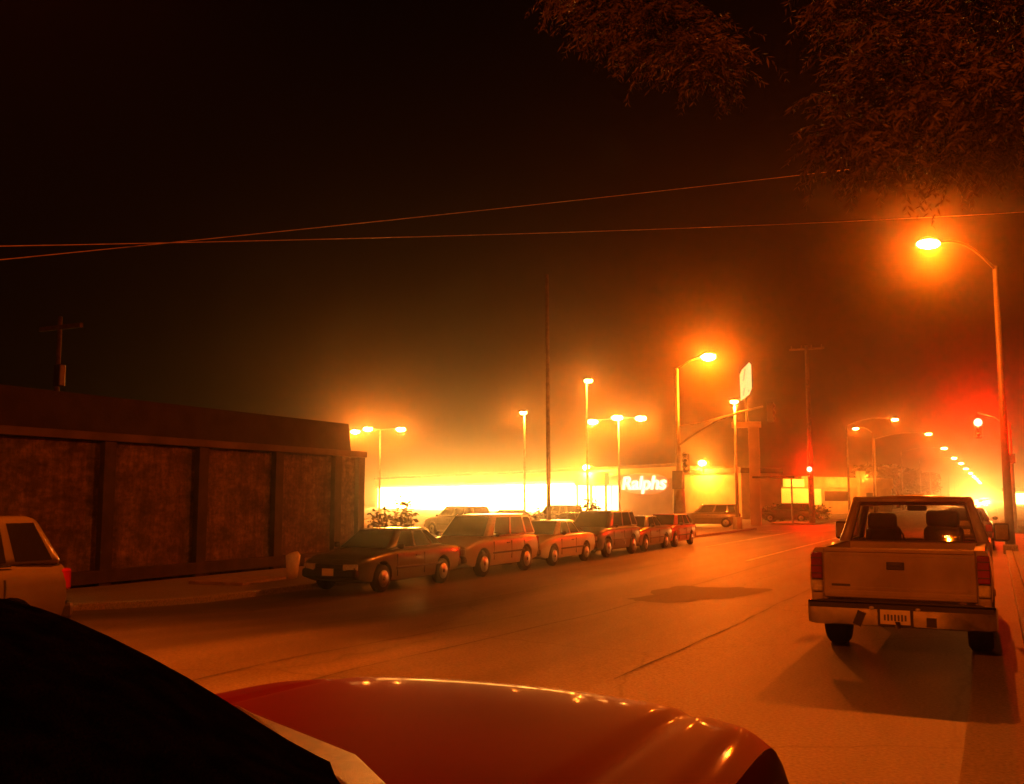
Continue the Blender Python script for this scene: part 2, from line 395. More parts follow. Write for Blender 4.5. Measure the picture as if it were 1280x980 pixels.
# ------------------------------------------------------------------ traffic signals
def signal_head(parent, c, lit, face=(0, -1, 0), mat_=None):
    h = MB().box(c, (.32, .24, 1.02)).build('signal_head', M['black_trim'], parent, bevel=.03)
    for k, z in enumerate((.32, 0, -.32)):
        m = mat_ if (lit and k == 0) else M['dark_lens']
        rr = .21 if (lit and k == 0) else .12
        MB().ball((c[0] + face[0] * .12, c[1] + face[1] * .12, c[2] + z), (rr, rr, rr), 12).build('lens', m, h, True)
        MB().tube([(c[0], c[1] + face[1] * .12, c[2] + z + .1), (c[0], c[1] + face[1] * .36, c[2] + z + .12)], .14, 10, False).build('visor', M['black_trim'], h, True) if not lit else None
    return h
t = empty('traffic_signal', (-15.25, 50.7, 0), 0, 'traffic signal pole with long curved mast arm and top lamp, behind the bright red car', 'traffic signal')
MB().tube([(0, 0, GL - .05), (0, 0, 1.9), (0, 0, 3.2), (0, 0, 8.8)], [.36, .32, .15, .09], 14).build('pole', M['steel'], t, True)
MB().box((0, -.1, 2.7), (.55, .5, 1.0)).build('control_box', M['dark_steel'], t, bevel=.03)
q = [(0, 0, 4.57), (1.15, -.4, 5.2), (2.4, -.9, 5.78), (3.7, -1.4, 6.12), (5.0, -1.9, 6.32)]
MB().tube(q, [.085, .08, .07, .06, .05], 8).build('mast_arm', M['steel'], t, True)
MB().tube([(0, 0, 5.6), (1.5, -.5, 5.72), (3.3, -1.25, 6.05)], .04, 8).build('brace', M['steel'], t, True)
signal_head(t, (5.4, -2.0, 6.0), False, (1, 0, 0))
signal_head(t, (.46, -.1, 3.6), False)
MB().tube([(0, 0, 8.75), (.7, 0, 9.15), (1.5, -.1, 9.36)], .045, 8).build('lamp_arm', M['steel'], t, True)
hd = MB().ball((1.78, -.1, 9.42), (.45, .22, .14), 14).build('lamp_head', M['steel'], t, True)
MB().ball((1.8, -.1, 9.3), (.4, .3, .22), 14).build('lens', M['sodium'], hd, True)
lamp((1.78, -.1, 8.98), P * 2.0, parent=t)

t = empty('traffic_signal', (.85, 56., 0), 0, 'right-hand traffic signal whose red light hangs from an arm over the road', 'traffic signal')
MB().tube([(0, 0, 0), (0, 0, 5.6)], [.13, .08], 12).build('pole', M['steel'], t, True)
MB().tube([(0, 0, 5.4), (-.7, 0, 5.95), (-1.45, 0, 6.2)], .045, 8).build('mast_arm', M['steel'], t, True)
signal_head(t, (-1.45, 0, 5.35), True, mat_=M['red_lens'])
MB().box((-.02, -.2, 3.75), (.42, .22, .5)).build('walk_signal', M['dark_steel'], t, bevel=.02)
lamp((-1.45, -.5, 5.65), P * 1.6, (1., .004, .0002), .1, parent=t)

t = empty('utility_pole', (-13.25, 80.6, 0), 0, 'tall utility pole with a crossarm and a red signal low on its shaft', 'utility pole')
MB().tube([(0, 0, GL - .05), (0, 0, 14.2)], [.24, .15], 12).build('pole', M['wood'], t, True)
MB().box((0, 0, 13.9), (2.8, .14, .16)).build('crossarm', M['wood'], t)
for x in (-1.2, -.4, .4, 1.2):
    MB().tube([(x, 0, 13.98), (x, 0, 14.2)], .05, 8).build('insulator', M['dark_steel'], t)
signal_head(t, (0, -.42, 3.7), True, mat_=M['red_lens'])
lamp((0, -.95, 3.98), P * .7, (1., .004, .0002), .1, parent=t)

def utility_pole(x, y, h, label, r=.14, arm=True):
    t = empty('utility_pole', (x, y, 0), 0, label, 'utility pole')
    MB().tube([(0, 0, GL if x < -5 else 0), (-.05, 0, h)], [r * 1.25, r], 12).build('pole', M['wood'], t, True)
    if arm: MB().box((0, 0, h - .35), (1.9, .12, .14)).build('crossarm', M['wood'], t)
    return t
utility_pole(-15.5, 34.2, 10.6, 'dark slender utility pole rising from behind the parked cars before the bright windows', .07, False)
t = utility_pole(-26.4, 20.6, 7.5, 'faint small pole with a crossarm on the roof of the dark building', .07)
MB().box((.05, 0, 5.6), (.3, .25, .7)).build('transformer', M['dark_steel'], t, bevel=.04)
utility_pole(2.45, 33.9, 11.8, 'utility pole out of the picture that holds the overhead wires', .15)

# overhead wires
def wire(p, q, sag, label, r=.008):
    p, q = Vector(p), Vector(q)
    pts = [p.lerp(q, i / 24) - Vector((0, 0, sag * 4 * (i / 24) * (1 - i / 24))) for i in range(25)]
    tag(MB().tube(pts, r, 6).build('overhead_wire', M['wire'], smooth=True), label, 'wire', 'overhead wires across the night sky')
wire((-14.38, 9.2, 5.64), (2.37, 33.83, 10.7), .14, 'upper of two crossing overhead wires where they leave the left edge')
wire((-14.4, 9.23, 5.37), (-2.43, 28.01, 11.03), .05, 'lower of two crossing overhead wires where they leave the left edge')

# ------------------------------------------------------------------ left building: long dark wall
t = empty('warehouse', (-19.3, 14, GL), 0, 'long low dark building with a grimy pilastered wall along the far pavement', 'building')
f = lambda x, y, z: (x + 19.3, y - 14, z - GL)
MB().box(f(-22.9, 6.5, 1.35), (7.2, 41., 3.5)).build('wall', M['stucco'], t)
MB().box(f(-22.85, 6.5, 3.21), (7.5, 41.3, .2)).build('ledge', M['ledge'], t, bevel=.02)
MB().loft([[f(-19.6, -13.9, 3.315), f(-19.72, -13.9, 4.26), f(-26.4, -13.9, 4.5), f(-26.4, -13.9, 3.315)],
           [f(-19.6, 26.9, 3.315), f(-19.72, 26.9, 4.26), f(-26.4, 26.9, 4.5), f(-26.4, 26.9, 3.315)]]).build('roof', M['roofing'], t)
for y in (-5.2, -2.1, 1.0, 4.1, 7.2, 10.3, 13.4, 16.5, 19.6, 22.7, 25.6, 26.9):
    MB().box(f(-19.22, y, 1.35), (.18, .34, 3.5)).build('pilaster', M['pilaster'], t)
MB().box(f(-19.19, 6.5, -.12), (.2, 40.9, .3)).build('plinth', M['pilaster'], t)

# weeds / litter by the wall
tag(MB().tube([(-16.2, 19.8, -.29), (-16.2, 19.8, -.1), (-16.18, 19.8, .28), (-16.2, 19.8, .33)], [.13, .16, .19, .14], 12).build('waste_bin', M['bag'], smooth=True),
    'small pale waste bin on the far pavement before the wall', 'bin')
b = MB().box((-16.0, 20.4, -.05), (.34, .3, .48)).build('cardboard_box', M['cardboard'], bevel=.01)
tag(b, 'box on the pavement beside the pale waste bin', 'box')
b = MB(); b.box((-16.7, 18.4, -.26), (1.5, 1.9, .06), .15); tag(b.build('sheet_of_plywood', M['cardboard']), 'flat pale board lying on the pavement left of the waste bin', 'board')

# ------------------------------------------------------------------ supermarket
Rx, Ry = -32.33, 107.08; ux, uy = -.8315, .5555; nx, ny = -.5555, -.8315   # along the front, and out of it
def fs(s, out, z): return Vector((s * ux + out * nx, s * uy + out * ny, z))
ang = math.atan2(uy, ux)
st = empty('supermarket', (Rx, Ry, 0), 0, 'long supermarket with a blazing window strip across its car park', 'supermarket')
def fbox(s0, s1, o0, o1, z0, z1):
    return MB().box(fs((s0 + s1) / 2, (o0 + o1) / 2, (z0 + z1) / 2), (s1 - s0, o1 - o0, z1 - z0), ang)
fbox(-.2, 93, -7, -.4, -.45, 5.4).build('wall', M['store'], st)
fbox(-.4, 93.3, -.4, 0, 3.98, 5.6).build('fascia', M['store'], st, bevel=.04)
fbox(-.4, 93.3, 0, .18, 5.3, 5.66).build('coping', M['ledge'], st)
fbox(-.3, 11.4, -.4, -.02, -.45, 3.97).build('side_wall', M['store'], st)
fbox(18.6, 92, -.4, -.2, -.25, 3.6).build('window_strip', M['store_window'], st)
for k in range(6):
    s = 18.6 + k * 14.6
    fbox(s, s + .1, -.2, -.12, -.25, 3.6).build('mullion', M['steel'], st)
fbox(18.4, 92.4, -.2, .0, -.45, -.25).build('window_sill', M['store'], st)
en = fbox(11.5, 18.5, 1.4, 2.0, 3.3, 4.9).build('entrance_canopy', M['store'], st, bevel=.05)
fbox(11.7, 18.3, -.4, -.15, -.35, 3.2).build('entrance_doors', M['entry_window'], en)
for s in (11.8, 15.0, 18.2):
    fbox(s - .12, s + .12, 1.6, 1.84, -.45, 3.3).build('column', M['dark_steel'], en)
for s in (13.1, 16.6):
    fbox(s - .06, s + .06, -.14, -.06, -.35, 3.2).build('door_frame', M['dark_steel'], en)
lp = MB().ball(fs(15.3, 2.25, 5.6), (.45, .45, .28), 12).build('floodlight', M['sodium'], st, True)
lamp(fs(15.3, 2.6, 5.2), P * 2.5, (1., .22, .015), parent=st)
fbox(10, 92, .02, 6, -.45, -.36).build('forecourt', M['concrete'], st)
# lettering
c = bpy.data.curves.new('sign_text', 'FONT'); c.body = 'Ralphs'; c.size = 2.25; c.extrude = .07; c.offset = .03; c.shear = .18
c.align_x = 'CENTER'; c.align_y = 'CENTER'; c.space_character = .98
tmp = bpy.data.objects.new('tmp', c); C.objects.link(tmp)
dg = bpy.context.evaluated_depsgraph_get(); me = bpy.data.meshes.new_from_object(tmp.evaluated_get(dg))
bpy.data.objects.remove(tmp); me.materials.clear(); me.materials.append(M['letter'])
xs = [v.co.x for v in me.vertices]; kx = 8.6 / (max(xs) - min(xs))
for v in me.vertices: v.co.x *= kx
sg = empty('shop_sign', Vector((Rx, Ry, 0)) + fs(6.3, .04, 3.42), 0, 'lit white lettering on a red panel on the supermarket front', 'shop sign')
pts = [(4.9 * math.cos(a) , .0, .95 * math.sin(a) + .03 * math.cos(3 * a)) for a in [2 * math.pi * k / 28 for k in range(28)]]
pn = MB().slab([(abs(p[0]) ** .8 * math.copysign(1, p[0]) * 1.32, 0, p[2] * 1.35) for p in pts], (0, -1, 0), .1).build('sign_panel', M['sign_red'], sg)
pn.rotation_euler.z = ang - math.pi
lt = bpy.data.objects.new('lettering', me); C.objects.link(lt); lt.parent = sg
lt.rotation_euler = (R(90), 0, ang - math.pi); lt.location = fs(0, .2, 0)

# annex to the right of the supermarket
an = empty('annex', (-24, 99, 0), 0, 'small lamp-washed building to the right of the supermarket', 'building')
MB().loft([[(-6.2, 3, z), (1.4, -2.6, z), (4.5, 1.6, z), (-3, 8, z)] for z in (-.45, 4.5)]).build('wall', M['cream'], an)
MB().loft([[(-6.35, 2.95, z), (1.42, -2.8, z), (4.7, 1.6, z), (-3, 8.2, z)] for z in (4.2, 4.72)]).build('coping', M['ledge'], an)
MB().ball((-3.3, .25, 5.35), (.42, .42, .28), 12).build('floodlight', M['sodium'], an, True)
MB().tube([(-3.3, .45, 4.3), (-3.3, .3, 5.2)], .05, 8).build('lamp_bracket', M['dark_steel'], an)
lamp((-3.4, -.25, 5.0), P * 2.2, (1., .2, .012), parent=an)

# pylon sign
py = empty('pylon_sign', (-17.2, 77.2, 0), R(12), 'tall pylon sign with a pale lit panel above a concrete frame', 'sign')
MB().box((.2, 0, 3.67), (.85, .7, 8.25)).build('column', M['cream'], py, bevel=.04)
MB().box((-.35, 0, 7.55), (2.3, .8, .45)).build('crossbeam', M['cream'], py, bevel=.03)
MB().tube([(-.3, 0, 7.8), (-.3, 0, 9.7)], .12, 10).build('stem', M['dark_steel'], py)
sgn = MB().slab([(-.75, -.12, 9.5), (-.05, -.12, 10.0), (.15, -.12, 10.5), (.15, -.12, 12.4), (0, -.12, 12.6), (-.6, -.12, 12.0), (-.78, -.12, 11.6)], (0, 1, 0), .24).build('sign_panel', M['pylon'], py, bevel=.03)
for z0, z1, x in ((11.1, 12.05, -.42), (9.9, 10.5, -.48), (10.2, 10.35, -.1)):
    MB().box((x, -.125, (z0 + z1) / 2), (.1, .02, z1 - z0), 0, 0, .15).build('sign_mark', M['pylon_mark'], sgn)
MB().box((1.6, .6, 3.35), (3.2, 2.2, .16)).build('canopy', M['dark_steel'], py)
MB().tube([(3.0, .6, -.45), (3.0, .6, 3.3)], .07, 8).build('canopy_post', M['steel'], py)

# filling station shop
gs = empty('corner_shop', (-20, 128, 0), 0, 'low corner shop with a lit pale fascia behind the red signal', 'shop')
gd = Vector((12.06, 30.5, 0)).normalized(); ga = math.atan2(gd.y, gd.x)
def gp(s, o, z): return Vector((-25.3 + 20, 119.9 - 128, 0)) + gd * s + Vector((gd.y, -gd.x, 0)) * o + Vector((0, 0, z))
def gbox(s0, s1, o0, o1, z0, z1): return MB().box(gp((s0 + s1) / 2, (o0 + o1) / 2, (z0 + z1) / 2), (s1 - s0, o1 - o0, z1 - z0), ga)
gbox(0, 33, -10, -.3, -.45, 3.2).build('wall', M['cream'], gs)
gbox(8.5, 33, -.6, .0, 3.05, 4.5).build('fascia', M['cream'], gs, bevel=.03)
gbox(22.6, 24.3, -.2, .4, -.45, 5.4).build('pillar', M['cream'], gs, bevel=.03)
gbox(3, 13.5, -.3, -.2, .8, 2.9).build('shop_window', M['gas_window'], gs)
gbox(14.5, 20.5, -.3, -.22, 1.3, 2.6).build('window', M['glass'], gs)
gbox(25.5, 27.3, -.3, -.22, .1, 2.4).build('door', M['dark_steel'], gs)
gbox(4, 8.3, .1, .5, 3.1, 4.1).build('sign_box', M['gas_sign'], gs, bevel=.03)
lamp(gp(10, 3.2, 3.6), P * .5, (1., .2, .012), parent=gs); lamp(gp(19, 3.2, 4.2), P * .5, (1., .2, .012), parent=gs)
# lit shop far down the right-hand side
fs2 = empty('far_shop', (8, 228, 0), 0, 'distant lit shop front at the end of the right-hand pavement', 'shop')
MB().box((0, 5, 1.9), (13, 9.4, 3.8)).build('wall', M['cream'], fs2)
MB().box((-.2, .2, 1.5), (11.5, .1, 2.2)).build('shop_window', M['entry_window'], fs2)
MB().box((0, .1, 3.4), (13.2, .5, .7)).build('fascia', M['ledge'], fs2)

# ------------------------------------------------------------------ foliage
def leaves(bm, c, r, n, size, droop=.5, slim=.3, rng=random):
    for _ in range(n):
        while True:
            v = Vector((rng.uniform(-1, 1), rng.uniform(-1, 1), rng.uniform(-1, 1)))
            if v.length <= 1: break
        v = v * (.55 + .45 * v.length)
        p = Vector(c) + Vector((v.x * r[0], v.y * r[1], v.z * r[2]))
        d = Vector((rng.gauss(0, 1) + v.x, rng.gauss(0, 1) + v.y, rng.gauss(0, .6) - droop * 2)).normalized()
        s = d.cross(Vector((rng.gauss(0, 1), rng.gauss(0, 1), rng.gauss(0, 1)))).normalized()
        L = size * rng.uniform(.6, 1.5); W = L * rng.uniform(.5, .85) * slim
        a = bm.verts.new(p); b_ = bm.verts.new(p + d * L * .5 + s * W); c_ = bm.verts.new(p + d * L); e = bm.verts.new(p + d * L * .5 - s * W)
        bm.faces.new((a, b_, c_, e))
def shrub(x, y, h, r, label, group, n=260):
    t = empty('shrub', (x, y, GL), 0, label, 'shrub', group)
    b = MB()
    for k in range(5):
        a = random.uniform(0, 6.28); q = random.uniform(.1, .6) * r
        leaves(b.bm, (q * math.cos(a), q * math.sin(a), h * random.uniform(.45, .8)), (r * .6, r * .6, h * .4), n // 5, .26, .1)
    b.build('foliage', M['bush'], t, fix=False)
    s = MB()
    for k in range(4):
        a = k * 1.6; s.tube([(0, 0, 0), (.3 * r * math.cos(a), .3 * r * math.sin(a), h * .6)], .02, 5)
    s.build('stem', M['trunk'], t)
for i, (x, y, h, r, l) in enumerate(((-24.2, 37.4, 2.3, .75, 'dark round shrub against the left end of the bright shop windows'),
                                     (-20.6, 30.4, 1.6, .6, 'low shrub at the end of the dark wall behind the first parked car'),
                                     (-18.6, 46.6, 2.0, .8, 'spiky shrub below the bright supermarket entrance'),
                                     (-19.0, 41.2, 1.6, .8, 'shrub behind the parked cars just left of the entrance shrub'))):
    shrub(x, y, h, r, l, 'shrubs at the edge of the car park')
hd_ = empty('hedge', (-17.2, 91, GL), 0, 'low dark hedge before the corner shop', 'hedge')
b = MB()
for k in range(10): leaves(b.bm, (k * .42 - 1.2, k * .7 - 3, .8), (.9, .9, .75), 170, .3, .1)
b.build('foliage', M['bush'], hd_, fix=False)

def tree(x, y, h, r, label, group=None, n=9000, size=.55):
    t = empty('tree', (x, y, GL), 0, label, 'tree', group)
    MB().tube([(0, 0, 0), (.1, .05, h * .3), (-.05, .1, h * .62)], [r * .09, r * .07, r * .04], 9).build('trunk', M['trunk'], t, True)
    b = MB()
    for k in range(14):
        a = random.uniform(0, 6.28); q = r * random.uniform(0, .75)
        leaves(b.bm, (q * math.cos(a), q * math.sin(a), h * random.uniform(.42, .9)), (r * .42, r * .42, h * .14), n // 14, size, .1)
    b.build('crown', M['bush'], t, fix=False)
for i, (x, y, h, r, l) in enumerate(((-18.5, 172, 7.5, 4.2, 'dark tree right of the thick wooden pole'), (-18, 214, 8.5, 5, 'dark tree below the receding street lamps'),
                                     (-17.5, 285, 9.5, 6, 'farthest dark tree before the oncoming headlights'))):
    tree(x, y, h, r, l, 'dark trees along the far side of the road')

# overhanging tree by the photographer
tr = empty('pepper_tree', (2.6, 8.2, 0), 0, 'overhanging tree with drooping feathery leaves at the upper right', 'tree')
tw = MB()
tw.tube([(0, 0, 0), (.12, .1, 1.5), (0, .25, 3.1), (-.15, .3, 4.4)], [.34, .26, .22, .17], 12)
tw.build('trunk', M['trunk'], tr, True)
limbs = [((-.1, .3, 4.2), (-1.6, .5, 6.4), (-3.8, .6, 7.8), (-5.9, .8, 7.6)), ((-.1, .3, 4.3), (-1.0, .6, 5.8), (-2.4, .9, 6.9)),
         ((-.15, .3, 4.4), (.2, 1.2, 6.2), (.1, 2.2, 7.4)), ((-.1, .3, 4.2), (-.8, -1.2, 5.6), (-1.6, -2.4, 6.6)), ((-.1, .3, 4.), (1.2, .2, 5.6), (2.2, .6, 6.4))]
for l in limbs: MB().tube(l, [.13 - .1 * i / (len(l) - 1) for i in range(len(l))], 8).build('limb', M['trunk'], tr, True)
def spray(bm, p, d, n, size, rng, drop=.16):
    # one hanging twig with two rows of narrow leaflets
    p = Vector(p); d = Vector(d).normalized()
    for i in range(n):
        q = p + d * size * .42
        s1 = d.cross(Vector((rng.gauss(0, .3), rng.gauss(0, .3), 1))).normalized()
        for sg_ in (-1, 1):
            e = (d * .8 + s1 * sg_ + Vector((rng.gauss(0, .25), rng.gauss(0, .25), rng.gauss(0, .25) - .35))).normalized()
            L = size * rng.uniform(.7, 1.3) * (1 - .5 * i / n); u = e.cross(Vector((rng.gauss(0, 1), rng.gauss(0, 1), rng.gauss(0, 1)))).normalized() * L * .11
            v0, v1, v2, v3 = p, p + e * L * .45 + u, p + e * L, p + e * L * .45 - u
            bm.faces.new([bm.verts.new(v) for v in (v0, v1, v2, v3)])
        p = q; d = (d + Vector((rng.gauss(0, .12), rng.gauss(0, .12), -drop))).normalized()
cr = MB(); rg = random.Random(11)
clumps = []
def P3(x, y, z): return (x - 2.6, y - 8.2, z)
for c_, r_, n_ in (((-1.0, 9, 6.4), (.35, .7, .6), 500), ((-.6, 9, 5.6), (.5, .8, .6), 800), ((-1.0, 9, 5.15), (.28, .5, .45), 420), ((-.1, 9, 5.1), (.55, .8, .5), 800),
                   ((-1.12, 9, 4.95), (.16, .3, .16), 160), ((-.75, 9, 4.85), (.22, .4, .24), 300), ((.4, 9, 5.05), (.5, .8, .45), 700), ((.9, 9, 5.4), (.6, 1, .8), 900), ((.3, 9, 6.2), (.7, 1, .8), 1000),
                   ((-.3, 9.2, 4.85), (.35, .5, .2), 240), ((1.6, 8.6, 6.2), (1, 1.4, 1), 1200), ((2.6, 8.6, 6.6), (1.4, 1.6, 1.1), 1400),
                   ((-3.75, 9, 7.17), (.3, .5, .35), 420), ((-3.40, 9, 6.87), (.3, .5, .3), 420), ((-3.00, 9, 6.62), (.38, .5, .33), 480), ((-2.65, 9, 6.32), (.36, .5, .3), 420), ((-2.30, 9, 6.07), (.3, .5, .25), 330),
                   ((-3.0, 9.2, 7.1), (.6, .8, .4), 600), ((-3.5, 9.2, 7.7), (.8, .8, .5), 500), ((-.35, 9, 7.3), (.6, 1, .5), 600), ((.8, 9, 7.5), (1, 1.2, .7), 900)):
    for _ in range(int(n_ * .34)):
        while True:
            v = Vector((rg.uniform(-1, 1), rg.uniform(-1, 1), rg.uniform(-1, 1)))
            if v.length <= 1: break
        v *= .5 + .5 * v.length
        p = Vector(P3(*c_)) + Vector((v.x * r_[0], v.y * r_[1], v.z * r_[2])) * .95
        spray(cr.bm, p, (v.x * .9 + rg.gauss(0, .5), v.y + rg.gauss(0, .6), .1 + v.z * .3 + rg.gauss(0, .35)), rg.randint(5, 11), rg.uniform(.075, .14), rg)
cr.build('crown', M['leaf'], tr, fix=False)

# ------------------------------------------------------------------ cars
def apply_mods(o):
    d = bpy.context.evaluated_depsgraph_get()
    me = bpy.data.meshes.new_from_object(o.evaluated_get(d)); o.modifiers.clear(); o.data = me
def add_wheel(t, x, y, r, wdt=.2, out=1):
    wl = MB().tube([(x - wdt / 2, y, r), (x - wdt / 2 + .03, y, r), (x + wdt / 2 - .03, y, r), (x + wdt / 2, y, r)], [r * .9, r, r, r * .9], 24).build('wheel', M['rubber'], t, True)
    xo = x + out * wdt / 2
    MB().tube([(xo - out * .02, y, r), (xo + out * .012, y, r), (xo + out * .02, y, r)], [r * .64, r * .62, r * .2], 20).build('rim', M['rim'], wl, True)
    MB().tube([(xo + out * .014, y, r), (xo + out * .034, y, r)], [r * .16, r * .12], 10).build('hub_cap', M['dark_steel'], wl, True)
SHAPES = {
 # y, zbottom, ztop, halfwidth  (rear -> front), then cabin: yA windshield base, yB roof front, yC roof rear, yD rear base, belt, roof, roofhalf
 'sedan': dict(L=4.5, W=1.72, st=[(-2.25, .42, .78, .72), (-2.18, .32, .92, .82), (-1.5, .22, .97, .86), (0, .2, .96, .86), (.95, .2, .95, .86), (1.9, .24, .84, .83), (2.2, .32, .74, .76), (2.27, .42, .62, .7)],
               cab=(1.05, .35, -.85, -1.55, .94, 1.40, .58), wh=(-1.3, 1.38), r=.31),
 'hatch': dict(L=4.0, W=1.68, st=[(-2., .36, .86, .74), (-1.96, .3, .93, .8), (-1.2, .2, .96, .84), (0, .2, .95, .84), (.8, .2, .93, .84), (1.6, .24, .82, .8), (1.95, .32, .7, .74), (2.0, .42, .6, .68)],
               cab=(.95, .3, -1.45, -1.93, .92, 1.42, .58), wh=(-1.22, 1.25), r=.3),
 'tall_hatch': dict(L=4.0, W=1.70, st=[(-2., .40, .96, .72), (-1.95, .32, 1.01, .79), (-1.2, .22, 1.03, .85), (0, .2, 1.02, .85), (.8, .2, 1.0, .85), (1.6, .24, .88, .81), (1.95, .32, .76, .75), (2.0, .42, .66, .7)],
               cab=(.95, .25, -1.66, -1.98, 1.0, 1.55, .64), wh=(-1.22, 1.25), r=.31),
 'wagon': dict(L=4.5, W=1.78, st=[(-2.25, .4, .98, .78), (-2.2, .32, 1.03, .84), (-1.5, .24, 1.07, .89), (0, .24, 1.06, .89), (1.0, .24, 1.05, .89), (1.9, .28, .95, .86), (2.2, .36, .85, .8), (2.27, .46, .7, .74)],
               cab=(1.05, .4, -2.0, -2.22, 1.04, 1.66, .64), wh=(-1.32, 1.36), r=.35),
}
def car(kind, loc, rz, paint, label, group=None, tail=False, name='parked_car', cat='car', rimless=False):
    s = SHAPES[kind]; t = empty(name, (loc[0], loc[1], gz(loc[0], loc[1])), rz, label, cat, group)
    rings = []; st0 = s['st']; stt = []
    for i in range(len(st0) - 1):
        p0, p1, p2, p3 = st0[max(0, i - 1)], st0[i], st0[i + 1], st0[min(len(st0) - 1, i + 2)]
        for k in range(4):
            u = k / 4
            v = [.5 * (2 * b_ + (c_ - a_) * u + (2 * a_ - 5 * b_ + 4 * c_ - d_) * u * u + (3 * b_ - a_ - 3 * c_ + d_) * u ** 3) for a_, b_, c_, d_ in zip(p0, p1, p2, p3)]
            v[0] = p1[0] + (p2[0] - p1[0]) * u; stt.append(v)
    stt.append(st0[-1])
    for y, zb, zt, hw in stt:
        h = zt - zb
        half = [(hw * .8, zb), (hw * .94, zb + h * .05), (hw * .975, zb + h * .18), (hw, zb + h * .45), (hw * .99, zb + h * .72), (hw * .972, zb + h * .85), (hw * .935, zb + h * .94), (hw * .87, zt - .008), (hw * .76, zt + .006), (hw * .4, zt + .03)]
        rings.append([(x, y, z) for x, z in half] + [(-x, y, z) for x, z in reversed(half)])
    bd = MB().loft(rings).build('body', M[paint], t, True)
    ct = MB()
    for y in s['wh']:
        for sx in (-1, 1): ct.tube([(sx * (s['W'] / 2 - .26), y, s['r'] + .03), (sx * (s['W'] / 2 + .2), y, s['r'] + .03)], s['r'] + .055, 24)
    co = ct.build('cutter', M['rubber'])
    md = bd.modifiers.new('c', 'BOOLEAN'); md.object = co; md.solver = 'EXACT'
    ctx = bpy.context.view_layer; ctx.update(); co.matrix_world = t.matrix_world; ctx.update()
    apply_mods(bd); bpy.data.objects.remove(co)
    m = bd.modifiers.new('e', 'EDGE_SPLIT'); m.split_angle = R(38)
    yA, yB, yC, yD, zb, zr, rw = s['cab']; bw = s['W'] / 2 * .9
    ring_b = [(bw, yA, zb), (bw, yD, zb), (-bw, yD, zb), (-bw, yA, zb)]
    mid = lambda k: [(bw + (rw - bw) * k, yA + (yB - yA) * k, zb + (zr - zb) * k), (bw + (rw - bw) * k, yD + (yC - yD) * k, zb + (zr - zb) * k),
                     (-bw - (rw - bw) * k, yD + (yC - yD) * k, zb + (zr - zb) * k), (-bw - (rw - bw) * k, yA + (yB - yA) * k, zb + (zr - zb) * k)]
    cb = MB().loft([ring_b, mid(1.)]).build('cabin', M[paint], t, True, .11, 5)
    # glass
    def pane(name, p0, p1, p2, p3, i0=.1, i1=.9, j0=.1, j1=.88):
        # p0,p1 bottom ; p3,p2 top
        P0, P1, P2, P3_ = map(Vector, (p0, p1, p2, p3))
        n = (P1 - P0).cross(P3_ - P0).normalized(); cen = (P0 + P2) / 2
        if n.dot(cen - Vector((0, (yA + yD) / 2, (zb + zr) / 2))) < 0: n = -n
        bl = lambda i, j: (P0.lerp(P1, i)).lerp(P3_.lerp(P2, i), j)
        q = [bl(i0, j0) , bl(i1, j0), bl(i1, j1), bl(i0, j1)]
        return MB().slab([v + n * .003 for v in q], n, .006).build(name, M['glass'], t)
    B, T = ring_b, mid(1.)
    pane('windshield', B[0], B[3], T[3], T[0], .08, .92, .06, .92)
    pane('rear_window', B[1], B[2], T[2], T[1], .1, .9, .12, .88)
    for i in (0, 1):
        a, b_ = (0, 1) if i == 0 else (3, 2)
        pane('side_window', B[a], B[b_], T[b_], T[a], .10, .42, .1, .88)
        pane('side_window', B[a], B[b_], T[b_], T[a], .46, .74, .1, .88)
        pane('side_window', B[a], B[b_], T[b_], T[a], .78, .94, .12, .86)
    r = s['r']
    for y in s['wh']:
        for sx in (-1, 1): add_wheel(t, sx * (s['W'] / 2 - .1), y, r, .19, sx)
    f, k = s['st'][-2], s['st'][1]
    for sx in (-1, 1):
        MB().box((sx * (f[3] - .2), f[0] + .035, f[2] - .14), (.36, .12, .15), sx * -.25).build('headlight', M['head_glass'], t, bevel=.03)
        MB().box((sx * (k[3] - .1), k[0] - .03, k[2] - .17), (.2, .12, .24), sx * .3).build('taillight', M['tail_red'], t, bevel=.03)
        MB().ball((sx * (s['W'] / 2 + .06), yA - .28, zb + .08), (.1, .06, .07), 10).build('side_mirror', M['black_trim'], t, True)
        MB().box((sx * (s['W'] / 2 * .995), -.1, zb - .17), (.03, .16, .03)).build('door_handle', M['black_trim'], t)
    for sx in (-1, 1):
        MB().box((sx * (s['W'] / 2 + .002), -.15, zb - .42), (.03, 2.0, .05)).build('side_moulding', M['black_trim'], t, bevel=.01)
        for y_ in ((.78, -.32, -1.15) if kind != 'sedan' else (.8, -.4)):
            MB().box((sx * (s['W'] / 2 - .006), y_, zb - .36), (.02, .014, .5)).build('door_seam', M['black_trim'], t)
        MB().box((sx * (s['W'] / 2 * .9 + .022), -.2, zb + .03), (.02, 2.1, .025)).build('window_trim', M['chrome'], t)
    MB().box((0, f[0] + .02, f[1] + .14), (f[3] * 1.98, .22, .2)).build('front_bumper', M['black_trim'], t, bevel=.06, seg=3)
    MB().box((0, k[0] - .03, k[1] + .17), (k[3] * 1.98, .2, .22)).build('rear_bumper', M['black_trim'], t, bevel=.06, seg=3)
    MB().box((0, f[0] + .07, f[2] - .13), (.75, .06, .1)).build('grille', M['black_trim'], t)
    MB().box((0, f[0] + .135, f[1] + .17), (.31, .012, .16)).build('licence_plate', M['plate'], t)
    MB().box((0, k[0] - .135, k[1] + .3), (.31, .012, .16)).build('licence_plate', M['plate'], t)
    return t
G = 'cars parked in a line along the far kerb'
PI = math.pi
XC = -13.45
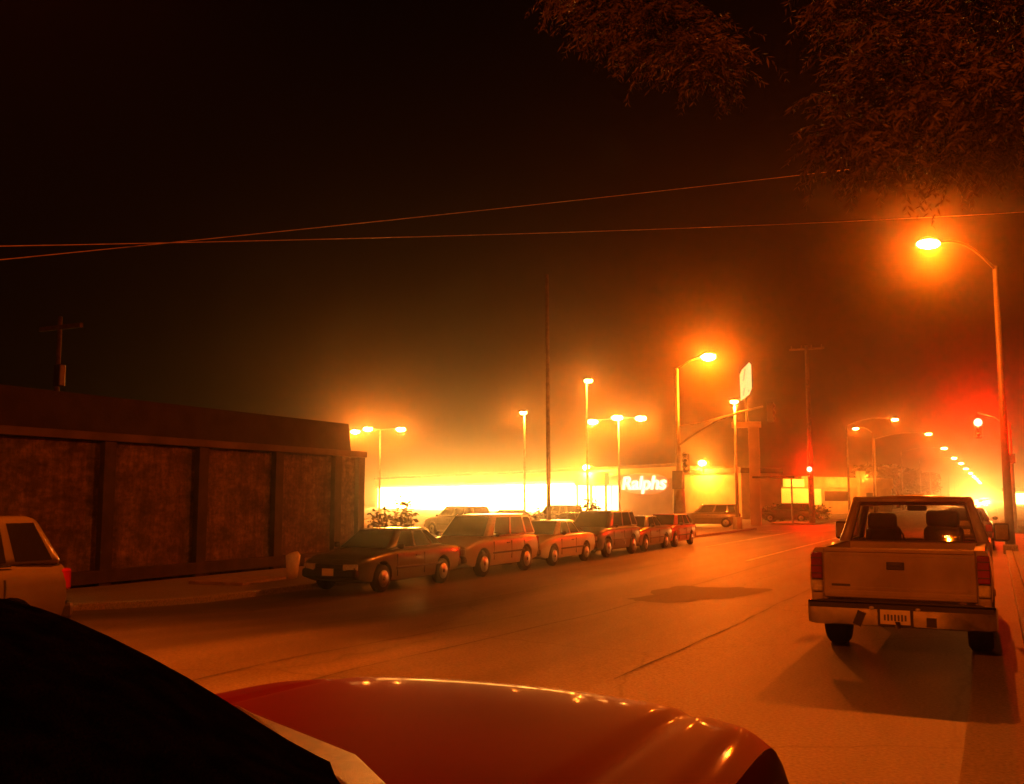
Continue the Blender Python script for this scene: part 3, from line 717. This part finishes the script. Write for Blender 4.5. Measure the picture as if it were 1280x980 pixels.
car('sedan', (XC, 20.0, 0), PI, 'green_paint', 'dark car nearest to the pale waste bin, first of the row along the far kerb', G)
car('wagon', (XC, 24.8, 0), PI, 'tan_paint', 'tall pale car second in the row, before the bright windows', G)
car('sedan', (XC, 29.6, 0), PI, 'white_paint', 'low pale car third in the row along the far kerb', G)
car('wagon', (XC, 34.3, 0), PI, 'dark_paint', 'tall dark car fourth in the row, below the supermarket entrance', G)
car('sedan', (XC, 38.6, 0), PI, 'grey_paint', 'grey car behind the bright red one in the row', G)
car('hatch', (XC, 42.6, 0), PI, 'maroon_paint', 'bright red car at the far end of the row by the signal pole', G)
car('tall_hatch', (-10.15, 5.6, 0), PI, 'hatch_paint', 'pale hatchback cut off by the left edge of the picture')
G2 = 'cars standing in the car park'
for kind, x, y, rz, p, l in (('wagon', -28.3, 49.5, 1.2, 'grey_paint', 'leftmost dark car in the car park before the bright windows'),
                             ('sedan', -27.5, 54.5, 1.4, 'dark_paint', 'dark low car in the car park left of the slender pole'),
                             ('wagon', -26.6, 60.0, 1.0, 'grey_paint', 'dark tall car in the car park right of the slender pole'),
                             ('sedan', -19.2, 45.5, 1.2, 'dark_paint', 'dark car just behind the row, below the entrance canopy'),
                             ('wagon', -18.9, 70.0, 1.75, 'grey_paint', 'car in front of the lamp-washed annex'),
                             ('wagon', -16.7, 88.5, 1.6, 'dark_paint', 'dark car beside the foot of the pylon sign')):
    car(kind, (x, y, 0), rz, p, l, G2)
# cars coming along the road with headlights on
for x, y, l in ((-4.2, 186, 'oncoming car with glaring headlights, nearest of three'), (-2.9, 236, 'oncoming car with glaring headlights, in the middle'), (-2.2, 300, 'farthest oncoming car with glaring headlights')):
    t = car('sedan', (x, y, 0), PI, 'dark_paint', l, 'oncoming cars far down the road')
    for sx in (-.6, .6):
        MB().ball((sx, 2.34, .68), (.16, .08, .12), 10).build('lit_headlight', M['beam'], t, True)
        lamp((sx, 2.75, .68), P * 3., (1., .28, .04), .08, t)

car('sedan', (-.95, 38, 0), 0, 'dark_paint', 'dark car parked ahead of the pickup, seen through its window')

# ------------------------------------------------------------------ the pickup
pk = empty('pickup_truck', (-1.0, 11.5, 0), 0, 'pale pickup truck seen from behind, parked at the right-hand kerb', 'pickup truck')
hw = .93
def bedring(y, k=1.):
    q = [(.60, .5), (hw * .95, .52), (hw, .66), (hw + .01, .85), (hw - .005, 1.02), (hw - .03, 1.15), (hw - .06, 1.185), (hw - .16, 1.185), (hw - .17, 1.15), (hw - .17, .6), (.60, .6)]
    return q
for sx in (-1, 1):
    q = bedring(0)
    o = MB().loft([[(sx * x, y, z) for x, z in q] for y in (.03, .8, 1.4, 2.12)]).build('bed_side', M['pickup_paint'], pk, True)
    c_ = MB().tube([(sx * .55, 1.05, .4), (sx * 1.2, 1.05, .4)], .45, 28).build('cutter', M['rubber'])
    md = o.modifiers.new('c', 'BOOLEAN'); md.object = c_; md.solver = 'EXACT'
    bpy.context.view_layer.update(); c_.matrix_world = pk.matrix_world; bpy.context.view_layer.update()
    apply_mods(o); bpy.data.objects.remove(c_)
    m = o.modifiers.new('e', 'EDGE_SPLIT'); m.split_angle = R(35)
    # tail lamps: tall red lens with a reversing lamp below
    tl = MB().box((sx * (hw - .075), .0, .985), (.125, .1, .3)).build('taillight', M['tail_red'], pk, bevel=.02)
    for k in range(3): MB().box((sx * (hw - .075), -.052, .9 + k * .085), (.118, .006, .01)).build('lens_rib', M['black_trim'], tl)
    MB().box((sx * (hw - .075), -.002, .76), (.122, .095, .13)).build('reversing_lamp', M['head_glass'], tl, bevel=.02)
    MB().box((sx * (hw - .075), .02, .62), (.13, .1, .13)).build('bed_corner', M['pickup_paint'], pk, bevel=.02)
MB().box((0, 1.07, .56), (1.5, 2.1, .06)).build('bed_floor', M['dark_steel'], pk)
MB().box((0, 2.1, .86), (1.52, .05, .62)).build('bed_front_wall', M['pickup_paint'], pk, bevel=.01)
tg = MB().box((0, .02, .91), (1.575, .06, .55)).build('tailgate', M['pickup_paint'], pk, bevel=.018, seg=3)
MB().box((0, -.012, 1.165), (1.56, .03, .05)).build('tailgate_lip', M['pickup_paint'], tg, bevel=.012, seg=3)
MB().box((0, -.012, .69), (1.56, .012, .05)).build('tailgate_trim', M['pickup_paint'], tg, bevel=.005)
for z_, h_ in ((1.115, .03), (.745, .03)):
    MB().box((0, -.0115, z_), (1.42, .006, h_)).build('pressed_rib', M['pickup_paint'], tg, bevel=.003)
for x_ in (-.71, .71):
    MB().box((x_, -.0115, .93), (.03, .006, .37)).build('pressed_rib', M['pickup_paint'], tg, bevel=.003)
MB().box((-.02, -.016, 1.0), (.185, .016, .085)).build('handle', M['black_trim'], tg, bevel=.006)
MB().box((-.02, -.026, 1.015), (.13, .012, .028)).build('handle_lever', M['dark_steel'], tg, bevel=.004)
MB().box((-.60, -.012, .775), (.2, .006, .026)).build('emblem', M['dark_steel'], tg)
# bumper
bp = MB()
prof = [(-.03, .60), (-.10, .605), (-.13, .58), (-.135, .48), (-.12, .36), (-.05, .34), (.0, .36)]
rings = []
for x, dy, kk in ((-.97, .16, .8), (-.955, .06, .95), (-.88, .0, 1), (-.36, 0, 1), (-.32, .0, 1), (.32, .0, 1), (.36, 0, 1), (.88, 0, 1), (.955, .06, .95), (.97, .16, .8)):
    rings.append([(x, y + dy, .47 + (z - .47) * kk) for y, z in prof])
bumper = bp.loft(rings).build('rear_bumper', M['chrome'], pk, True)
m = bumper.modifiers.new('e', 'EDGE_SPLIT'); m.split_angle = R(40)
MB().box((0, -.07, .608), (1.7, .13, .012)).build('step_pad', M['black_trim'], bumper)
MB().box((-.0, -.128, .56), (1.86, .02, .05)).build('bumper_groove', M['black_trim'], bumper)
MB().box((-.03, -.143, .455), (.36, .014, .19)).build('plate_recess', M['black_trim'], bumper)
pl = MB().box((-.03, -.158, .46), (.305, .012, .155)).build('licence_plate', M['plate'], bumper, bevel=.003)
for k in range(7): MB().box((-.03 - .105 + k * .035, -.1655, .455), (.02, .004, .07 if k % 2 else .062)).build('plate_smear', M['smudge'], pl)
MB().box((-.40, -.14, .43), (.09, .02, .16), 0, 0, .4).build('bumper_slot', M['black_trim'], bumper)
MB().box((.33, -.14, .42), (.1, .02, .1)).build('bumper_slot', M['black_trim'], bumper)
for sx in (-.27, .2): MB().ball((sx, -.15, .55), (.03, .015, .018), 8).build('plate_lamp', M['head_glass'], bumper, True)
MB().tube([(0, -.05, .36), (0, -.22, .37), (0, -.22, .42)], .03, 8).build('tow_hitch', M['dark_steel'], bumper)
# running gear
MB().tube([(-.8, 1.05, .38), (-.12, 1.05, .38), (0, 1.05, .38), (.12, 1.05, .38), (.8, 1.05, .38)], [.05, .06, .16, .06, .05], 12).build('rear_axle', M['dark_steel'], pk, True)
MB().box((0, 2.6, .5), (.9, 4.6, .14)).build('chassis', M['dark_steel'], pk)
MB().tube([(.45, .2, .38), (.45, 1.9, .42)], .04, 10).build('exhaust', M['dark_steel'], pk, True)
MB().tube([(-.1, .55, .42), (-.1, .55, .52)], .34, 20).build('spare_wheel', M['rubber'], pk, True)
for sx in (-1, 1):
    for y in (1.05, 4.35): add_wheel(pk, sx * .78, y, .375, .26, sx)
# cab
yb0, yb1 = 2.18, 4.0        # base of the cab, rear and front
def cabbox(pts, th, name, mt=M['pickup_paint']):
    pass
lo = MB().loft([[(sx_ * .93, y, z) for sx_, y, z in ((-1, 2.18, .5), (-1, 2.18, 1.16), (1, 2.18, 1.16), (1, 2.18, .5))],
                [(sx_ * .93, y, z) for sx_, y, z in ((-1, 4.3, .5), (-1, 4.3, 1.12), (1, 4.3, 1.12), (1, 4.3, .5))]])
lo = MB()
for sx in (-1, 1): lo.box((sx * .9, 3.2, .82), (.07, 2.04, .7))
lo.box((0, 2.2, .9), (1.86, .06, .55)); lo.box((0, 3.2, .52), (1.8, 2.0, .06))
lo.build('cab_body', M['pickup_paint'], pk, bevel=.02)
zr = 1.745
rr = [(-.56, zr + .005), (-.3, zr + .03), (0, zr + .04), (.3, zr + .03), (.56, zr + .005), (.66, zr - .03), (.70, zr - .08), (.66, zr - .085), (0, zr - .03), (-.66, zr - .085), (-.70, zr - .08), (-.66, zr - .03)]
MB().loft([[(x * .96, 2.36, z - .03) for x, z in rr], [(x, 2.46, z) for x, z in rr], [(x, 3.3, z) for x, z in rr], [(x * .96, 3.52, z - .04) for x, z in rr]]).build('roof', M['pickup_paint'], pk, True)
pill = MB()
for sx in (-1, 1):
    pill.tube([(sx * .86, 2.25, 1.12), (sx * .80, 2.3, 1.3), (sx * .69, 2.4, 1.70)], [.075, .07, .055], 8)
    pill.tube([(sx * .87, 4.15, 1.1), (sx * .68, 3.46, 1.71)], [.05, .045], 8)
    pill.tube([(sx * .7, 2.4, 1.72), (sx * .69, 3.46, 1.72)], [.045, .045], 8)
pill.tube([(-.69, 2.4, 1.71), (.69, 2.4, 1.71)], .05, 8); pill.tube([(-.68, 3.46, 1.72), (.68, 3.46, 1.72)], .045, 8)
pill.build('cab_frame', M['pickup_paint'], pk, True)
def tri(p, n, name, m, par=pk): return MB().slab(p, n, .006).build(name, m, par)
tri([(-.80, 2.28, 1.17), (.80, 2.28, 1.17), (.66, 2.385, 1.69), (-.66, 2.385, 1.69)], (0, -1, .2), 'rear_window', M['see_glass'])
g = MB()
g.box((0, 2.268, 1.165), (1.62, .03, .05))
for sx in (-1, 1): g.tube([(sx * .79, 2.27, 1.17), (sx * .655, 2.375, 1.68)], .03, 6)
g.tube([(-.65, 2.372, 1.675), (.65, 2.372, 1.675)], .028, 6)
g.build('window_seal', M['black_trim'], pk)
tri([(-.84, 4.12, 1.14), (.84, 4.12, 1.14), (.66, 3.5, 1.68), (-.66, 3.5, 1.68)], (0, 1, .8), 'windshield', M['see_glass'])
for sx in (-1, 1):
    tri([(sx * .88, 2.4, 1.17), (sx * .88, 3.95, 1.17), (sx * .69, 3.45, 1.68), (sx * .7, 2.5, 1.68)], (sx, 0, .3), 'side_window', M['see_glass'])
    sm = MB().box((sx * 1.06, 3.7, 1.27), (.2, .1, .26)).build('side_mirror', M['black_trim'], pk, bevel=.03)
    MB().tube([(sx * .9, 3.75, 1.15), (sx * 1.03, 3.7, 1.2)], .025, 8).build('mirror_arm', M['black_trim'], sm)
    MB().box((sx * 1.06, 3.645, 1.27), (.16, .006, .2)).build('mirror_glass', M['chrome'], sm)
for x, hgt, wd in ((-.40, 1.43, .46), (.36, 1.47, .5)):
    s_ = MB().box((x, 2.75, 1.02), (wd, .18, .72), 0, -.12).build('seat', M['seat'], pk, bevel=.09, seg=4)
    MB().box((x, 2.68, hgt), (wd * .82, .12, .22)).build('headrest', M['seat'], s_, bevel=.06, seg=4)
MB().box((0, 3.95, 1.06), (1.7, .45, .2)).build('dashboard', M['seat'], pk, bevel=.05)
st_ = []
MB().tube([(-.4 + .19 * math.cos(a), 3.62 + .08 * math.sin(a), 1.16 + .17 * math.sin(a)) for a in [2 * PI * k / 20 for k in range(21)]], .015, 6).build('steering_wheel', M['black_trim'], pk, True)
MB().box((0, 3.4, 1.6), (.26, .04, .075)).build('rear_view_mirror', M['black_trim'], pk, bevel=.02)
# front end
MB().loft([[(-.93, y, zb_), (-.93, y, zt_ - .05), (-.85, y, zt_), (.85, y, zt_), (.93, y, zt_ - .05), (.93, y, zb_)] for y, zb_, zt_ in ((4.22, .5, 1.13), (4.8, .8, 1.11), (5.25, .5, 1.06), (5.35, .5, .95))]).build('front_body', M['pickup_paint'], pk, bevel=.02)
MB().box((0, 5.42, .48), (1.86, .16, .22)).build('front_bumper', M['chrome'], pk, bevel=.04)
for sx in (-1, 1): MB().box((sx * .7, 5.36, .85), (.34, .06, .16)).build('headlight', M['head_glass'], pk, bevel=.02)
MB().box((0, 5.36, .84), (1.0, .05, .22)).build('grille', M['black_trim'], pk)

# ------------------------------------------------------------------ red car in the foreground
rc = empty('red_car', (-1.58, 1.2, 0), 0, 'glossy red car in the near foreground with a black cloth top and gleaming hood edge', 'car')
def RP(x, y, z): return (x + 1.58, y - 1.2, z)
XC0, HWD = -1.58, .975
def hood_z(u, v):       # u across -1..1, v 0 at the rear .. 1 at the nose
    z = 1.125 - .02 * v - .15 * v ** 10 - .03 * u * u - .05 * abs(u) ** 6
    r = abs(u)
    z += .014 * math.exp(-((r - .90) / .06) ** 2) * (1 - v * .3) - .018 * math.exp(-((r - .70) / .035) ** 2)
    return z
def hood_xy(u, v):
    y1 = 3.46 - .15 * u * u - .06 * abs(u) ** 8
    return XC0 + HWD * u * (1 - .05 * v * v), 1.75 + (y1 - 1.75) * v
nu, nv = 56, 36
b = MB(); grid = []
for j in range(nv + 1):
    rowv = []
    for i in range(nu + 1):
        u = -1 + 2 * i / nu; v = j / nv
        x, y = hood_xy(u, v); rowv.append(b.bm.verts.new(RP(x, y, hood_z(u, v))))
    grid.append(rowv)
for j in range(nv):
    for i in range(nu):
        b.bm.faces.new((grid[j][i], grid[j][i + 1], grid[j + 1][i + 1], grid[j + 1][i]))
b.build('hood', M['red_paint'], rc, True)
# body sides and nose below the hood line
prof = []
for k in range(nv + 1): x, y = hood_xy(-1, k / nv); prof.append((x, y, hood_z(-1, k / nv)))
for k in range(1, nu + 1): x, y = hood_xy(-1 + 2 * k / nu, 1); prof.append((x, y, hood_z(-1 + 2 * k / nu, 1)))
for k in range(nv - 1, -1, -1): x, y = hood_xy(1, k / nv); prof.append((x, y, hood_z(1, k / nv)))
full = [(XC0 - HWD, -1.4, .98)] + prof + [(XC0 + HWD, -1.4, .98)]
b = MB()
def ringat(drop, out):
    o_ = []
    for x, y, z in full:
        d = Vector((x - XC0, (y - 1.6) if y > 1.6 else 0, 0)); d = d.normalized() * out if d.length else d
        o_.append(RP(x + d.x, y + d.y, z - drop if drop < .5 else .24))
    return o_
b.loft([ringat(.002, 0), ringat(.03, .02), ringat(.1, .05), ringat(.3, .06), ringat(.9, .0)], closed=False)
bd = b.build('body', M['red_paint'], rc, True)
for sx in (-1, 1):
    for y in (2.55, -.1): add_wheel(rc, sx * (HWD - .02), y - 1.2, .31, .2, sx)
for sx in (-1, 1): MB().ball(RP(XC0 + sx * .62, 3.22, .74), (.18, .16, .08), 12).build('headlight', M['head_glass'], rc, True)
fbp = MB().tube([RP(XC0 + HWD * 1.0 * u, 3.36 - .34 * u * u, .5) for u in [-1 + k / 6 for k in range(13)]], .13, 12).build('front_bumper', M['red_paint'], rc, True)
MB().ball(RP(-2.52, 2.3, 1.12), (.08, .05, .05), 10).build('side_mirror', M['red_paint'], rc, True)
# cloth top: bulging black dome over the cabin
S = [(-1.20, 1.62, 1.10), (-1.38, 2.02, 1.10), (-1.48, 1.95, 1.15), (-1.62, 1.91, 1.23), (-1.75, 1.82, 1.345), (-1.95, 1.75, 1.445), (-2.07, 1.68, 1.51), (-2.36, 1.72, 1.535), (-2.5, 1.62, 1.52)]
Nn = [(-.72, .9, 1.05), (-.74, .8, 1.08), (-.78, .6, 1.12), (-.82, .4, 1.18), (-.9, .2, 1.26), (-1.0, 0, 1.34), (-1.1, -.2, 1.40), (-1.3, -.5, 1.42), (-1.5, -.8, 1.40)]
mid_ = []
for a, c_ in zip(S, Nn):
    rowp = []
    for k in range(9):
        t_ = k / 8
        p = Vector(a).lerp(Vector(c_), t_); p.z += .05 * math.sin(t_ * PI) - .01 * math.sin(t_ * 14)
        rowp.append(RP(*p))
    mid_.append(rowp)
sk = [[RP(a[0] - .03, a[1] + .01, .95) for a in S]]
b = MB()
cols = [[RP(S[i][0] - .02, S[i][1] + .02, .9)] + mid_[i] + [RP(Nn[i][0], Nn[i][1], .9)] for i in range(len(S))]
b.loft(cols, closed=False, cap=False)
b.build('cloth_top', M['cloth'], rc, True, sub=1)
tm = MB().slab([RP(x, y, 1.125) for x, y in ((-2.07, 2.28),(-1.93, 2.2),(-1.40, 1.965),(-1.19, 1.79),(-1.24, 1.73),(-1.55, 1.93))], (0, 0, 1), .014).build('hood_gleam_strip', M['hood_gleam'], rc, bevel=.006)  # added strip, painted stand-in for the golden reflection on the hood's rear slope

# ------------------------------------------------------------------ air
hz = MB().box((0, 0, 6.9), (1420, 1420, 16.2)).build('haze', None or M['steel'])
hz.data.materials.clear()
hm = bpy.data.materials.new('haze_air'); hm.use_nodes = True
t_ = hm.node_tree; t_.nodes.remove(t_.nodes['Principled BSDF'])
pv = t_.nodes.new('ShaderNodeVolumePrincipled')
pv.inputs['Color'].default_value = (.95, .93, .9, 1); pv.inputs['Density'].default_value = .00135; pv.inputs['Anisotropy'].default_value = .96
t_.links.new(pv.outputs[0], [n for n in t_.nodes if n.type == 'OUTPUT_MATERIAL'][0].inputs['Volume'])
hz.data.materials.append(hm); hz['kind'] = 'stuff'

# ------------------------------------------------------------------ camera
cd = bpy.data.cameras.new('camera'); cam = bpy.data.objects.new('camera', cd); C.objects.link(cam)
cam.location = (0, 0, 1.75); cam.rotation_euler = (R(90) + math.atan(132 / 1200), 0, math.atan(.5))
cd.sensor_width = 36; cd.lens = 33.75; cd.clip_start = .05; cd.clip_end = 3000
sc.camera = cam
